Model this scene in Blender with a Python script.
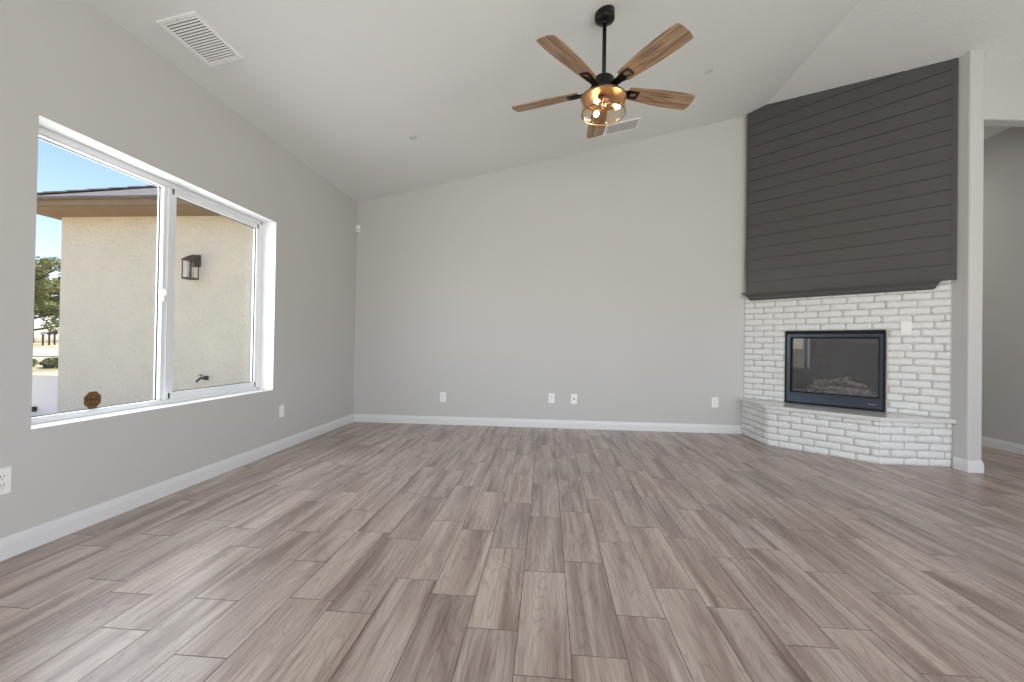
import bpy, bmesh, math, random
from mathutils import Vector, Matrix
random.seed(7)
PI = math.pi
scene = bpy.context.scene
for o in list(bpy.data.objects): bpy.data.objects.remove(o)
C = scene.collection

# ------------------------------------------------------------------ camera
F_PX, YAW, PITCH, ROLL = 433.46, -0.0814912, -0.0080667, 0.0161379
cy, sy = math.cos(YAW), math.sin(YAW)
M0 = Matrix(((1,0,0),(0,0,-1),(0,1,0)))
RZ = Matrix(((cy,-sy,0),(sy,cy,0),(0,0,1)))
RX = Matrix(((1,0,0),(0,math.cos(PITCH),-math.sin(PITCH)),(0,math.sin(PITCH),math.cos(PITCH))))
RR = Matrix(((math.cos(ROLL),-math.sin(ROLL),0),(math.sin(ROLL),math.cos(ROLL),0),(0,0,1)))
W2C = RR @ RX @ M0 @ RZ
cam_data = bpy.data.cameras.new('camera'); cam = bpy.data.objects.new('camera', cam_data); C.objects.link(cam)
cam_data.sensor_width = 36.0; cam_data.lens = 36.0*F_PX/1024.0; cam_data.clip_end = 500
cam.matrix_world = Matrix((W2C[0], -W2C[1], -W2C[2])).transposed().to_4x4()
cam.location = (0,0,1.2)
scene.camera = cam

# ------------------------------------------------------------------ world, sun, daylight, added fill lamps, exposure
w = bpy.data.worlds.new('world'); scene.world = w; w.use_nodes = True
wn = w.node_tree; bg = wn.nodes['Background']
sky = wn.nodes.new('ShaderNodeTexSky'); sky.sky_type = 'NISHITA'; sky.sun_disc = False
sky.sun_elevation = math.radians(48); sky.sun_rotation = math.radians(60); sky.altitude = 900; sky.air_density = 1.0; sky.dust_density = 1.0; sky.ozone_density = 2.0
tint = wn.nodes.new('ShaderNodeMix'); tint.data_type = 'RGBA'; tint.blend_type = 'MULTIPLY'; tint.inputs[0].default_value = 1.0; tint.inputs[7].default_value = (1.0,0.91,1.0,1)
wn.links.new(sky.outputs[0], tint.inputs[6]); wn.links.new(tint.outputs[2], bg.inputs[0]); bg.inputs[1].default_value = 0.30
sun = bpy.data.lights.new('sun', 'SUN'); sun.energy = 5.5; sun.angle = 0.009; sun.color = (1.0,0.95,0.87)
so = bpy.data.objects.new('sun', sun); C.objects.link(so); so.location = (20,12,30)
so.rotation_euler = (-Vector((0.45,0.25,0.86))).to_track_quat('-Z','Y').to_euler()
def area(name, loc, direction, sx, sy_, power, col=(1,1,1)):
    l = bpy.data.lights.new(name, 'AREA'); l.shape = 'RECTANGLE'; l.size = sx; l.size_y = sy_; l.energy = power; l.color = col
    o = bpy.data.objects.new(name, l); C.objects.link(o); o.location = loc
    o.rotation_euler = Vector(direction).to_track_quat('-Z','Z').to_euler(); return o
area('added_rear_fill', (1.8,-2.93,1.25), (0,1,0.34), 5.4, 2.3, 176, (0.97,0.99,1.0))  # added interior fill from behind the camera, door is made up
area('added_side_fill', (5.72,0.6,1.6), (-1,0,0.6), 3.0, 2.0, 40, (0.97,0.99,1.0))  # added fill aimed up to brighten the ceiling, window is made up
area('added_passage_fill', (4.97,7.4,3.75), (0,0,-1), .6, .6, 16, (1.0,0.97,0.92))  # added unseen fill lamp that brightens the passage, no fixture
area('picture_window_daylight', (-3.3,3.3,1.7), (1,0,-0.1), 2.1, 1.7, 44, (0.93,0.96,1.0))
scene.view_settings.view_transform = 'Standard'; scene.view_settings.look = 'None'
scene.view_settings.gamma = 1; scene.view_settings.use_curve_mapping = False
scene.view_settings.exposure = 0.25

# ------------------------------------------------------------------ materials
def lin(c):
    def f(v):
        v /= 255.0
        return v/12.92 if v <= 0.04045 else ((v+0.055)/1.055)**2.4
    return (f(c[0]), f(c[1]), f(c[2]), 1)
def mat(name, col, rough=0.6, metal=0.0, noise=None, bump=None, spec=None, emit=None):
    """noise=(scale, amount 0..1) tone variation; bump=(scale, strength, distance)."""
    m = bpy.data.materials.new(name); m.use_nodes = True; nt = m.node_tree; b = nt.nodes['Principled BSDF']
    c = lin(col); b.inputs['Base Color'].default_value = c; b.inputs['Roughness'].default_value = rough; b.inputs['Metallic'].default_value = metal
    if spec is not None: b.inputs['Specular IOR Level'].default_value = spec
    tc = nt.nodes.new('ShaderNodeTexCoord')
    if noise:
        n = nt.nodes.new('ShaderNodeTexNoise'); n.inputs['Scale'].default_value = noise[0]; n.inputs['Detail'].default_value = 4
        r = nt.nodes.new('ShaderNodeValToRGB'); a = noise[1]
        r.color_ramp.elements[0].position = 0.3; r.color_ramp.elements[1].position = 0.7
        r.color_ramp.elements[0].color = (c[0]*(1-a), c[1]*(1-a), c[2]*(1-a), 1)
        r.color_ramp.elements[1].color = (min(1,c[0]*(1+a)), min(1,c[1]*(1+a)), min(1,c[2]*(1+a)), 1)
        nt.links.new(tc.outputs['Object'], n.inputs['Vector']); nt.links.new(n.outputs[0], r.inputs[0]); nt.links.new(r.outputs[0], b.inputs['Base Color'])
    if bump:
        n = nt.nodes.new('ShaderNodeTexNoise'); n.inputs['Scale'].default_value = bump[0]; n.inputs['Detail'].default_value = 3
        k = nt.nodes.new('ShaderNodeBump'); k.inputs['Strength'].default_value = bump[1]; k.inputs['Distance'].default_value = bump[2]
        nt.links.new(tc.outputs['Object'], n.inputs['Vector']); nt.links.new(n.outputs[0], k.inputs['Height']); nt.links.new(k.outputs[0], b.inputs['Normal'])
    if emit:
        b.inputs['Emission Color'].default_value = lin(emit[0]); b.inputs['Emission Strength'].default_value = emit[1]
    return m
M = {}
M['wall'] = mat('warm grey wall paint', (206,205,202), 0.75, noise=(0.8,0.012), bump=(170,0.12,0.002), spec=0.25)
M['ceiling'] = mat('textured ceiling paint', (232,234,231), 0.9, bump=(60,0.55,0.005), spec=0.15)
M['reveal'] = mat('whiter reveal tone', (246,246,246), 0.6)  # whiter than the wall colour
M['trim'] = mat('white semi gloss trim', (232,232,232), 0.35)
M['vinyl'] = mat('white window vinyl', (236,238,240), 0.3)
M['gasket'] = mat('dark gasket', (45,43,42), 0.7)
M['black'] = mat('oil rubbed black metal', (28,25,24), 0.42, 0.4)
M['brick'] = mat('white painted brick', (234,234,232), 0.7, noise=(30,0.035), bump=(60,0.7,0.004))
M['mortar'] = mat('grey painted mortar', (196,194,190), 0.85, noise=(14,0.12), bump=(90,0.6,0.004))
M['slab'] = mat('polished white hearth slab', (222,221,217), 0.08, noise=(6,0.02))
M['shiplap'] = mat('charcoal painted boards', (82,80,78), 0.38, noise=(5,0.05), bump=(40,0.15,0.002))
M['plastic'] = mat('white plastic', (250,250,247), 0.35)
M['disc'] = mat('off white cover paint', (212,210,206), .6)
M['slot'] = mat('dark slot', (40,38,36), 0.6)
M['insert'] = mat('dark satin steel', (70,77,88), 0.34, 0.65)
M['insert_black'] = mat('matte black steel', (16,16,17), 0.5, 0.2)
M['firebox'] = mat('firebox refractory', (72,68,66), 0.9, noise=(12,0.2), bump=(20,0.5,0.01))
M['log'] = mat('ceramic log', (134,124,114), 0.9, noise=(22,0.6), bump=(30,1.0,0.01))
M['ember'] = mat('grey ember chips', (140,134,128), 0.95, noise=(30,0.4))
M['silver'] = mat('silver lettering', (210,210,212), 0.35, 0.5)
M['ventshade'] = mat('painted duct shade', (18,18,18), 0.9)
M['stucco'] = mat('cream stucco', (250,234,206), 0.95, noise=(3,0.03), bump=(26,1.0,0.03))
M['fascia'] = mat('brown eave timber', (156,130,100), 0.8, noise=(5,0.1), bump=(25,0.4,0.004))
M['shingle'] = mat('grey brown shingle', (128,120,112), 0.95, noise=(10,0.25), bump=(40,0.8,0.01))
M['bronze'] = mat('bronze lantern metal', (86,66,54), 0.55, 0.2)
M['fence'] = mat('white garden wall', (254,246,236), 0.9, bump=(40,0.3,0.004))
M['bark'] = mat('bark', (92,74,58), 0.95, noise=(8,0.3), bump=(18,0.9,0.02))
M['leaf'] = mat('olive foliage', (138,140,84), 0.8, noise=(1.5,0.35))
M['leafdark'] = mat('dark foliage', (100,104,62), 0.85, noise=(1.5,0.35))
M['leaf'].use_backface_culling = False
M['road'] = mat('pale asphalt road', (186,178,172), 0.95, noise=(4,0.05))
M['wooddark'] = mat('weathered post wood', (70,52,42), 0.9)
M['mailbox'] = mat('dark mailbox metal', (58,50,50), 0.5, 0.3)
M['mailbox_grey'] = mat('grey mailbox metal', (150,150,152), 0.45, 0.3)
M['concrete'] = mat('foundation concrete', (150,146,140), 0.95)
M['brass'] = mat('aged brass', (150,126,100), 0.35, 0.85)
M['bulb'] = mat('glowing bulb', (255,214,150), 0.3, emit=((255,222,170), 11.0))

# ground: dry grass with bare soil patches
def ground_mat():
    m = mat('dry grass ground', (176,158,120), 0.98); nt = m.node_tree; b = nt.nodes['Principled BSDF']
    tc = nt.nodes.new('ShaderNodeTexCoord'); n = nt.nodes.new('ShaderNodeTexNoise'); n.inputs['Scale'].default_value = 0.5; n.inputs['Detail'].default_value = 8
    r = nt.nodes.new('ShaderNodeValToRGB'); e = r.color_ramp.elements
    e[0].position = .35; e[0].color = lin((150,138,98)); e[1].position = .65; e[1].color = lin((212,196,158))
    nt.links.new(tc.outputs['Object'], n.inputs['Vector']); nt.links.new(n.outputs[0], r.inputs[0]); nt.links.new(r.outputs[0], b.inputs['Base Color'])
    return m
M['ground'] = ground_mat()

def floor_mat():
    """Plank UVs: u across the plank (m), v along (m) with a random offset; attribute 'tone' = plank random."""
    m = bpy.data.materials.new('wood look porcelain planks'); m.use_nodes = True; nt = m.node_tree; b = nt.nodes['Principled BSDF']; N = nt.nodes.new; L = nt.links.new
    uv = N('ShaderNodeUVMap'); uv.uv_map = 'plank'
    at = N('ShaderNodeAttribute'); at.attribute_name = 'tone'
    def mp(sx, sy_):
        q = N('ShaderNodeMapping'); q.inputs['Scale'].default_value = (sx, sy_, 1); L(uv.outputs[0], q.inputs['Vector']); return q
    def noise(vec, det, dist):
        n = N('ShaderNodeTexNoise'); n.inputs['Scale'].default_value = 1.0; n.inputs['Detail'].default_value = det; n.inputs['Distortion'].default_value = dist; L(vec.outputs[0], n.inputs['Vector']); return n
    def ramp(src, *stops):
        r = N('ShaderNodeValToRGB'); e = r.color_ramp.elements
        e[0].position, e[0].color = stops[0]; e[1].position, e[1].color = stops[-1]
        for p, c in stops[1:-1]: x = e.new(p); x.color = c
        L(src, r.inputs[0]); return r
    def mul(a_, b_, fac):
        m_ = N('ShaderNodeMix'); m_.data_type = 'RGBA'; m_.blend_type = 'MULTIPLY'; m_.inputs[0].default_value = fac; L(a_, m_.inputs[6]); L(b_, m_.inputs[7]); return m_.outputs[2]
    n0 = noise(mp(9,.8), 2, .6)          # broad heart and sap zones
    n1 = noise(mp(46,1.1), 4, .5)        # narrow dark streaks
    n2 = noise(mp(150,5.0), 3, .3)       # fibres
    nr = noise(mp(7,1.0), 1.5, .3)       # growth rings follow the contours of a stretched noise
    base = ramp(n0.outputs[0], (.30, lin((146,128,119))), (.44, lin((175,158,149))), (.62, lin((200,186,177))))
    st = ramp(n1.outputs[0], (.30, (.66,.64,.63,1)), (.42, (.90,.89,.88,1)), (.56, (1.0,1.0,1.0,1)))
    fi = ramp(n2.outputs[0], (.32, (.84,.83,.82,1)), (.60, (1.05,1.04,1.03,1)))
    mu = N('ShaderNodeMath'); mu.operation = 'MULTIPLY'; mu.inputs[1].default_value = 115; L(nr.outputs[0], mu.inputs[0])
    si = N('ShaderNodeMath'); si.operation = 'SINE'; L(mu.outputs[0], si.inputs[0])
    rg = ramp(si.outputs[0], (.0, (1,1,1,1)), (.55, (.97,.965,.96,1)), (1.0, (.80,.78,.77,1)))
    class _o: pass
    m2 = _o(); m2.outputs = {2: mul(mul(mul(base.outputs[0], st.outputs[0], 1.0), fi.outputs[0], .9), rg.outputs[0], .8)}
    r4 = N('ShaderNodeValToRGB'); e = r4.color_ramp.elements; e[0].color = (.92,.92,.93,1); e[1].color = (1.05,1.04,1.03,1)
    L(at.outputs['Fac'], r4.inputs[0])
    m3 = N('ShaderNodeMix'); m3.data_type = 'RGBA'; m3.blend_type = 'MULTIPLY'; m3.inputs[0].default_value = 1.0; L(m2.outputs[2], m3.inputs[6]); L(r4.outputs[0], m3.inputs[7])
    L(m3.outputs[2], b.inputs['Base Color']); b.inputs['Roughness'].default_value = 0.32; b.inputs['Specular IOR Level'].default_value = 0.5
    bp = N('ShaderNodeBump'); bp.inputs['Strength'].default_value = 0.12; bp.inputs['Distance'].default_value = 0.001; L(n2.outputs[0], bp.inputs['Height']); L(bp.outputs[0], b.inputs['Normal'])
    return m
M['floor'] = floor_mat()
M['grout'] = mat('dark grout', (92,82,77), 0.9)

def blade_mat():
    m = bpy.data.materials.new('weathered oak blade'); m.use_nodes = True; nt = m.node_tree; b = nt.nodes['Principled BSDF']; N = nt.nodes.new; L = nt.links.new
    tc = N('ShaderNodeTexCoord'); q = N('ShaderNodeMapping'); q.inputs['Scale'].default_value = (2.2, 34, 10); L(tc.outputs['Object'], q.inputs['Vector'])
    n = N('ShaderNodeTexNoise'); n.inputs['Scale'].default_value = 1; n.inputs['Detail'].default_value = 6; n.inputs['Distortion'].default_value = .8; L(q.outputs[0], n.inputs['Vector'])
    r = N('ShaderNodeValToRGB'); e = r.color_ramp.elements; e[0].position = .32; e[0].color = lin((104,82,64)); e[1].position = .66; e[1].color = lin((182,152,122))
    L(n.outputs[0], r.inputs[0]); L(r.outputs[0], b.inputs['Base Color']); b.inputs['Roughness'].default_value = .5
    return m
M['blade'] = blade_mat()

def glass(name, tint, gloss=0.08, fres=True):
    """thin clear pane: tinted see-through plus a Fresnel mirror share."""
    m = bpy.data.materials.new(name); m.use_nodes = True; nt = m.node_tree; N = nt.nodes.new; L = nt.links.new
    out = nt.nodes['Material Output']; nt.nodes.remove(nt.nodes['Principled BSDF'])
    t = N('ShaderNodeBsdfTransparent'); t.inputs[0].default_value = (*tint, 1)
    g = N('ShaderNodeBsdfGlossy'); g.inputs['Roughness'].default_value = 0.01; g.inputs[0].default_value = (1,1,1,1)
    f = N('ShaderNodeLayerWeight'); f.inputs[0].default_value = 0.5
    pw = N('ShaderNodeMath'); pw.operation = 'POWER'; pw.inputs[1].default_value = 5.0; L(f.outputs['Facing'], pw.inputs[0])
    a = N('ShaderNodeMath'); a.operation = 'MULTIPLY_ADD'; a.inputs[1].default_value = 0.9; a.inputs[2].default_value = gloss+.02; L(pw.outputs[0], a.inputs[0])
    x = N('ShaderNodeMixShader'); L(a.outputs[0], x.inputs[0]); L(t.outputs[0], x.inputs[1]); L(g.outputs[0], x.inputs[2]); L(x.outputs[0], out.inputs[0])
    return m
M['pane'] = glass('window glass', (0.97,0.98,0.97), 0.0)
M['amber'] = glass('amber glass', (0.97,0.90,0.82), -.01)
M['fireglass'] = glass('fireplace glass', (0.90,0.90,0.92), 0.05)
M['lampglass'] = glass('lantern glass', (0.95,0.95,0.95), 0.02)

# ------------------------------------------------------------------ helpers
def tag(o, label=None, cat=None, group=None, kind=None):
    if label: o['label'] = label
    if cat: o['category'] = cat
    if group: o['group'] = group
    if kind: o['kind'] = kind
    return o
def obj(name, bm, mats, parent=None, smooth=False, loc=None):
    bmesh.ops.recalc_face_normals(bm, faces=bm.faces[:])
    me = bpy.data.meshes.new(name); bm.to_mesh(me); bm.free()
    for m in (mats if isinstance(mats, (list,tuple)) else [mats]): me.materials.append(m)
    if smooth:
        for p in me.polygons: p.use_smooth = True
    o = bpy.data.objects.new(name, me); C.objects.link(o)
    if parent: o.parent = parent
    if loc: o.location = loc
    return o
def thing(name, loc, label, cat, group=None, rz=0):
    o = bpy.data.objects.new(name, None); C.objects.link(o); o.location = loc; o.rotation_euler = (0,0,rz); o.empty_display_size = .1
    return tag(o, label, cat, group)
def struct(name, bm, m, parent=None, smooth=False):
    o = obj(name, bm, m, parent, smooth)
    if not parent: o['kind'] = 'structure'
    return o
def B(): return bmesh.new()
def box(bm, c, s, rot=None, mi=0, bevel=0):
    r = bmesh.ops.create_cube(bm, size=1); vs = r['verts']
    bmesh.ops.scale(bm, vec=Vector(s), verts=vs)
    fs = list({f for v in vs for f in v.link_faces})
    if bevel:
        es = list({e for v in vs for e in v.link_edges})
        rb = bmesh.ops.bevel(bm, geom=es, offset=bevel, segments=2, affect='EDGES', profile=.6)
        vs = list({v for f in rb['faces'] for v in f.verts} | {v for v in vs if v.is_valid}); fs = list({f for v in vs for f in v.link_faces})
    if rot is not None: bmesh.ops.rotate(bm, cent=(0,0,0), matrix=rot, verts=vs)
    bmesh.ops.translate(bm, vec=Vector(c), verts=vs)
    for f in fs: f.material_index = mi
    return vs
def bx(bm, a, b, mi=0, bevel=0):
    a, b = Vector(a), Vector(b); return box(bm, (a+b)/2, (abs(b.x-a.x),abs(b.y-a.y),abs(b.z-a.z)), None, mi, bevel)
def prism(bm, pts, vec, mi=0):
    """extrude the closed 3D polygon pts by vec."""
    vec = Vector(vec); a = [bm.verts.new(p) for p in pts]; b = [bm.verts.new(Vector(p)+vec) for p in pts]
    fs = [bm.faces.new(a), bm.faces.new(b[::-1])]; n = len(pts)
    for i in range(n): fs.append(bm.faces.new((a[i], b[i], b[(i+1)%n], a[(i+1)%n])))
    for f in fs: f.material_index = mi
    return fs
def lathe(bm, prof, seg=32, c=(0,0,0), mi=0, close=False):
    rings = []
    for r, z in prof:
        rings.append([bm.verts.new((c[0]+r*math.cos(2*PI*k/seg), c[1]+r*math.sin(2*PI*k/seg), c[2]+z)) for k in range(seg)])
    n = len(rings); out = []
    for i in range(n if close else n-1):
        A, D = rings[i], rings[(i+1)%n]
        for k in range(seg): out.append(bm.faces.new((A[k], A[(k+1)%seg], D[(k+1)%seg], D[k])))
    if not close:
        out.append(bm.faces.new(rings[0][::-1])); out.append(bm.faces.new(rings[-1]))
    for f in out: f.material_index = mi
def tube(bm, pts, r, seg=8, mi=0):
    pts = [Vector(p) for p in pts]; rings = []; n = len(pts)
    rr = r if isinstance(r, (list,tuple)) else [r]*n
    for i, p in enumerate(pts):
        t = (pts[min(i+1,n-1)]-pts[max(i-1,0)]).normalized()
        u = t.cross(Vector((0,0,1)));
        if u.length < 1e-3: u = t.cross(Vector((1,0,0)))
        u.normalize(); v = t.cross(u)
        rings.append([bm.verts.new(p+(u*math.cos(2*PI*k/seg)+v*math.sin(2*PI*k/seg))*rr[i]) for k in range(seg)])
    for i in range(n-1):
        for k in range(seg):
            f = bm.faces.new((rings[i][k], rings[i][(k+1)%seg], rings[i+1][(k+1)%seg], rings[i+1][k])); f.material_index = mi
    f = bm.faces.new(rings[0][::-1]); f.material_index = mi; f = bm.faces.new(rings[-1]); f.material_index = mi
def sweep(bm, path, prof):
    """profile (out, z) carried along a plan path; 'out' lies to the right of travel; mitred."""
    path = [Vector((p[0],p[1])) for p in path]; n = len(path); rings = []
    for i, p in enumerate(path):
        d0 = (p-path[i-1]).normalized() if i else None; d1 = (path[i+1]-p).normalized() if i < n-1 else None
        n0 = Vector((d0.y,-d0.x)) if d0 else None; n1 = Vector((d1.y,-d1.x)) if d1 else None
        if n0 is None: m = n1
        elif n1 is None: m = n0
        else:
            m = (n0+n1).normalized(); m = m/max(.2, m.dot(n0))
        rings.append([bm.verts.new((p.x+m.x*o, p.y+m.y*o, z)) for o, z in prof])
    k = len(prof)
    for i in range(n-1):
        for j in range(k): bm.faces.new((rings[i][j], rings[i+1][j], rings[i+1][(j+1)%k], rings[i][(j+1)%k]))
    bm.faces.new(rings[0]); bm.faces.new(rings[-1][::-1])

# ------------------------------------------------------------------ the room shell
XL, XR, YB, YF = -2.9, 5.6, 6.33, -2.8          # left wall, right wall, far wall, wall behind the camera
YH = 9.0                                        # end of the side passage
XRIDGE, ZRIDGE = 2.9, 4.505
def zc(x): return ZRIDGE-0.207*(XRIDGE-x) if x < XRIDGE else ZRIDGE-0.205*(x-XRIDGE)

# floor: every plank lies where the photograph shows its joints
PW, PL_, PX0 = 0.2155, 0.730, 0.110
phase = {-13:2.305,-12:1.745,-11:1.992,-10:1.899,-9:1.665,-7:1.551,-6:1.946,-5:1.871,-4:2.167,-3:2.050,-2:1.824,-1:1.582,0:1.707,1:1.977,2:2.223,3:2.086,4:1.853,6:2.475}
bm = B(); uvl = bm.loops.layers.uv.new('plank'); tl = bm.verts.layers.float.new('tone')
g = 0.0022
k0 = math.floor((XL-PX0)/PW); k1 = math.ceil((XR-PX0)/PW)
for k in range(k0, k1):
    ph = phase.get(k, random.uniform(0,PL_))
    j0 = math.floor((YF-ph)/PL_); j1 = math.ceil((YH-ph)/PL_)
    for j in range(j0, j1):
        x0 = max(XL, PX0+k*PW+.0015); x1 = min(XR, PX0+(k+1)*PW-.0015); y0 = max(YF, ph+j*PL_+g); y1 = min(YH, ph+(j+1)*PL_-g)
        if x1-x0 < .01 or y1-y0 < .01: continue
        t = random.random(); ou = random.uniform(0,50); ov = random.uniform(0,50); fl = random.choice((-1,1))
        vs = []
        for (xx,yy,zz) in ((x0,y0,-.0),(x1,y0,0),(x1,y1,0),(x0,y1,0)):
            v = bm.verts.new((xx,yy,0)); v[tl] = t; vs.append(v)
        lo = []
        for v in vs:
            q = bm.verts.new((v.co.x,v.co.y,-.008)); q[tl] = t; lo.append(q)
        f = bm.faces.new(vs); f.material_index = 0
        for l in f.loops: l[uvl].uv = ((l.vert.co.x-x0)*fl+ou, (l.vert.co.y-y0)+ov)
        for i in range(4):
            ff = bm.faces.new((vs[i], lo[i], lo[(i+1)%4], vs[(i+1)%4])); ff.material_index = 0
            for l in ff.loops: l[uvl].uv = (l.vert.co.x+ou, l.vert.co.y+ov)
bx(bm, (XL-.15,YF-.15,-.2), (XR+.15,YH+.15,-.0016), mi=1)
struct('floor', bm, [M['floor'], M['grout']])

# ceiling: two pitched planes meeting at the ridge
bm = B(); T = .16
prism(bm, [(XL-.3,YF-.2,zc(XL-.3)), (XRIDGE,YF-.2,ZRIDGE), (XR+.2,YF-.2,zc(XR+.2)), (XR+.2,YF-.2,zc(XR+.2)+T), (XRIDGE,YF-.2,ZRIDGE+T), (XL-.3,YF-.2,zc(XL-.3)+T)], (0, YH+.4-YF, 0))
struct('ceiling', bm, M['ceiling'])

# left wall with the picture window opening (reveals in a whiter tone)
WY0, WY1, WZ0, WZ1 = 2.225, 4.390, .677, 2.461
WT = .22
bm = B(); ZT = zc(XL)+.05
bx(bm, (XL-WT,YF-.15,-.3), (XL,WY0,ZT)); bx(bm, (XL-WT,WY1,-.3), (XL,YH,ZT))
bx(bm, (XL-WT,WY0,-.3), (XL,WY1,WZ0)); bx(bm, (XL-WT,WY0,WZ1), (XL,WY1,ZT))
bm.faces.ensure_lookup_table()
for f in bm.faces:
    c = f.calc_center_median(); n = f.normal
    if XL-WT+.01 < c.x < XL-.01 and WY0-.01 < c.y < WY1+.01 and WZ0-.01 < c.z < WZ1+.01: f.material_index = 1
struct('wall_left', bm, [M['wall'], M['reveal']])
# rounded (bullnose) arrises of the opening belong to the same wall paint
bm = B()
def gable(x0, x1, y0, y1, z0):
    xs = [x0] + ([XRIDGE] if x0 < XRIDGE < x1 else []) + [x1]
    prism(bm, [(x0,y0,z0),(x1,y0,z0)] + [(x,y0,zc(x)+.05) for x in reversed(xs)], (0,y1-y0,0))
gable(XL-.01, 4.2, YB, YB+.15, -.3)
struct('wall_back', bm, M['wall'])
bm = B(); gable(4.2, XR+.15, YH, YH+.15, -.3); struct('wall_passage_end', bm, M['wall'])
# wall behind the camera with a wide door opening added for fill light
bm = B(); PX_0, PX_1, PZ = -1.0, 4.6, 2.45
gable(XL-.01, PX_0, YF-.15, YF, -.3); gable(PX_1, XR+.15, YF-.15, YF, -.3); gable(PX_0, PX_1, YF-.15, YF, PZ)
struct('wall_front', bm, M['wall'])
bm = B(); SY0, SY1, SZ0, SZ1 = -.95, 2.15, .6, 2.6; ZT = zc(XR)+.05  # unseen opening added for the side fill lamp
bx(bm, (XR,YF-.15,-.3), (XR+.15,SY0,ZT)); bx(bm, (XR,SY1,-.3), (XR+.15,YH+.15,ZT)); bx(bm, (XR,SY0,-.3), (XR+.15,SY1,SZ0)); bx(bm, (XR,SY0,SZ1), (XR+.15,SY1,ZT))
struct('wall_right', bm, M['wall'])
# partition between the living room and the passage: bullnosed end
PX0_, PX1_, PY0 = 4.2, 4.335, 4.69
bm = B(); r = .022; pts = []
pts += [(PX0_,YH), (PX0_,PY0+r)] + [(PX0_+r-r*math.cos(a), PY0+r-r*math.sin(a)) for a in [PI/2*i/6 for i in range(1,7)]]
pts += [(PX1_-r+r*math.sin(a), PY0+r-r*math.cos(a)) for a in [PI/2*i/6 for i in range(0,7)]] + [(PX1_,YH)]
lo = [bm.verts.new((x,y,-.2)) for x,y in pts]; hi = [bm.verts.new((x,y,zc(x)+.05)) for x,y in pts]
bm.faces.new(lo); bm.faces.new(hi[::-1])
for i in range(len(pts)): bm.faces.new((lo[i], hi[i], hi[(i+1)%len(pts)], lo[(i+1)%len(pts)]))
struct('wall_partition', bm, M['wall'])
# header over the passage opening
bm = B(); HZ = 3.55; r = .02
pts = [(4.72,zc(4.4)+.05),(4.72,HZ+r)] + [(4.72+r-r*math.cos(a), HZ+r-r*math.sin(a)) for a in [PI/2*i/5 for i in range(1,6)]] + [(4.85,HZ),(4.85,zc(4.4)+.05)]
prism(bm, [(PX1_,y,z) for y,z in pts], (XR-PX1_,.13,0))
struct('wall_header', bm, M['wall'])

BP = [(0,0),(.0145,0),(.0145,.074),(.0135,.080),(.012,.088),(.011,.096),(.0075,.104),(.006,.118),(0,.118)]
def baseboard(name, path):
    bm = B(); sweep(bm, path, BP); return struct(name, bm, M['trim'])
baseboard('baseboard_left', [(XL,YF),(XL,YB)])
baseboard('baseboard_back', [(XL+.016,YB),(2.725,YB)])
baseboard('baseboard_partition', [(4.2,4.835),(4.2,PY0),(PX1_-.015,PY0),(PX1_-.015,YH)])
baseboard('baseboard_right', [(XR,YH),(XR,YF)])

# ------------------------------------------------------------------ the picture window
win = bpy.data.objects.new('window_1', None); C.objects.link(win); win['kind'] = 'structure'; win.location = (-3.05,(WY0+WY1)/2,WZ0)
def wobj(name, bm, m, parent=None):
    o = obj(name, bm, m, parent or win)
    return o
def place(o, p):                      # geometry built in world coordinates, parent keeps its own origin
    o.matrix_parent_inverse = Matrix.Translation(-Vector(p.location)); return o
def ring(bm, x0, x1, y0, y1, z0, z1, w_, mi=0, bevel=.003, wb=None):
    wb = wb or w_
    bx(bm, (x0,y0,z0), (x1,y0+w_,z1), mi, bevel); bx(bm, (x0,y1-w_,z0), (x1,y1,z1), mi, bevel)
    bx(bm, (x0,y0+w_*.5,z0), (x1,y1-w_*.5,z0+wb), mi, bevel); bx(bm, (x0,y0+w_*.5,z1-w_), (x1,y1-w_*.5,z1), mi, bevel)
YM = 3.235
bm = B()
ring(bm, -3.13, -3.045, WY0+.001, WY1-.001, WZ0+.001, WZ1-.001, .038, wb=.028)
ring(bm, -3.12, -3.055, WY0+.02, WY1-.02, WZ0+.008, WZ1-.02, .030)
bx(bm, (-3.115,YM-.030,WZ0+.04), (-3.060,YM+.012,WZ1-.04), 0, .003)         # fixed meeting stile
place(wobj('window_frame', bm, M['vinyl']), win)
bm = B(); ring(bm, -3.100, -3.092, WY0+.048, YM-.028, WZ0+.036, WZ1-.048, .006, 0, 0); place(wobj('gasket', bm, M['gasket']), win)
bm = B(); bx(bm, (-3.098,WY0+.045,WZ0+.033), (-3.094,YM-.025,WZ1-.045)); place(wobj('pane', bm, M['pane']), win)
sash = None
bm = B(); ring(bm, -3.085, -3.050, YM+.005, WY1-.036, WZ0+.036, WZ1-.036, .052, 0, .004); bx(bm, (-3.085,YM+.04,WZ0+.07), (-3.052,YM+.080,WZ1-.07), 0, .004); sash = place(wobj('sash', bm, M['vinyl']), win)
bm = B(); ring(bm, -3.072, -3.064, YM+.082, WY1-.087, WZ0+.087, WZ1-.087, .006, 0, 0)
o = obj('gasket', bm, M['gasket'], sash)
bm = B(); bx(bm, (-3.070,YM+.078,WZ0+.083), (-3.066,WY1-.083,WZ1-.083)); o = obj('pane', bm, M['pane'], sash)
bm = B(); lathe(bm, [(.001,.016),(.010,.016),(.015,.012),(.017,0)], 20); bmesh.ops.scale(bm, vec=(1.15,3.2,1), verts=bm.verts[:])
bmesh.ops.rotate(bm, cent=(0,0,0), matrix=Matrix.Rotation(PI/2,3,'Z') @ Matrix.Identity(3), verts=bm.verts[:])
bmesh.ops.rotate(bm, cent=(0,0,0), matrix=Matrix.Rotation(PI/2,3,'Y'), verts=bm.verts[:])
for v in bm.verts: v.co = Vector((v.co.x, v.co.y, v.co.z))
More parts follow.
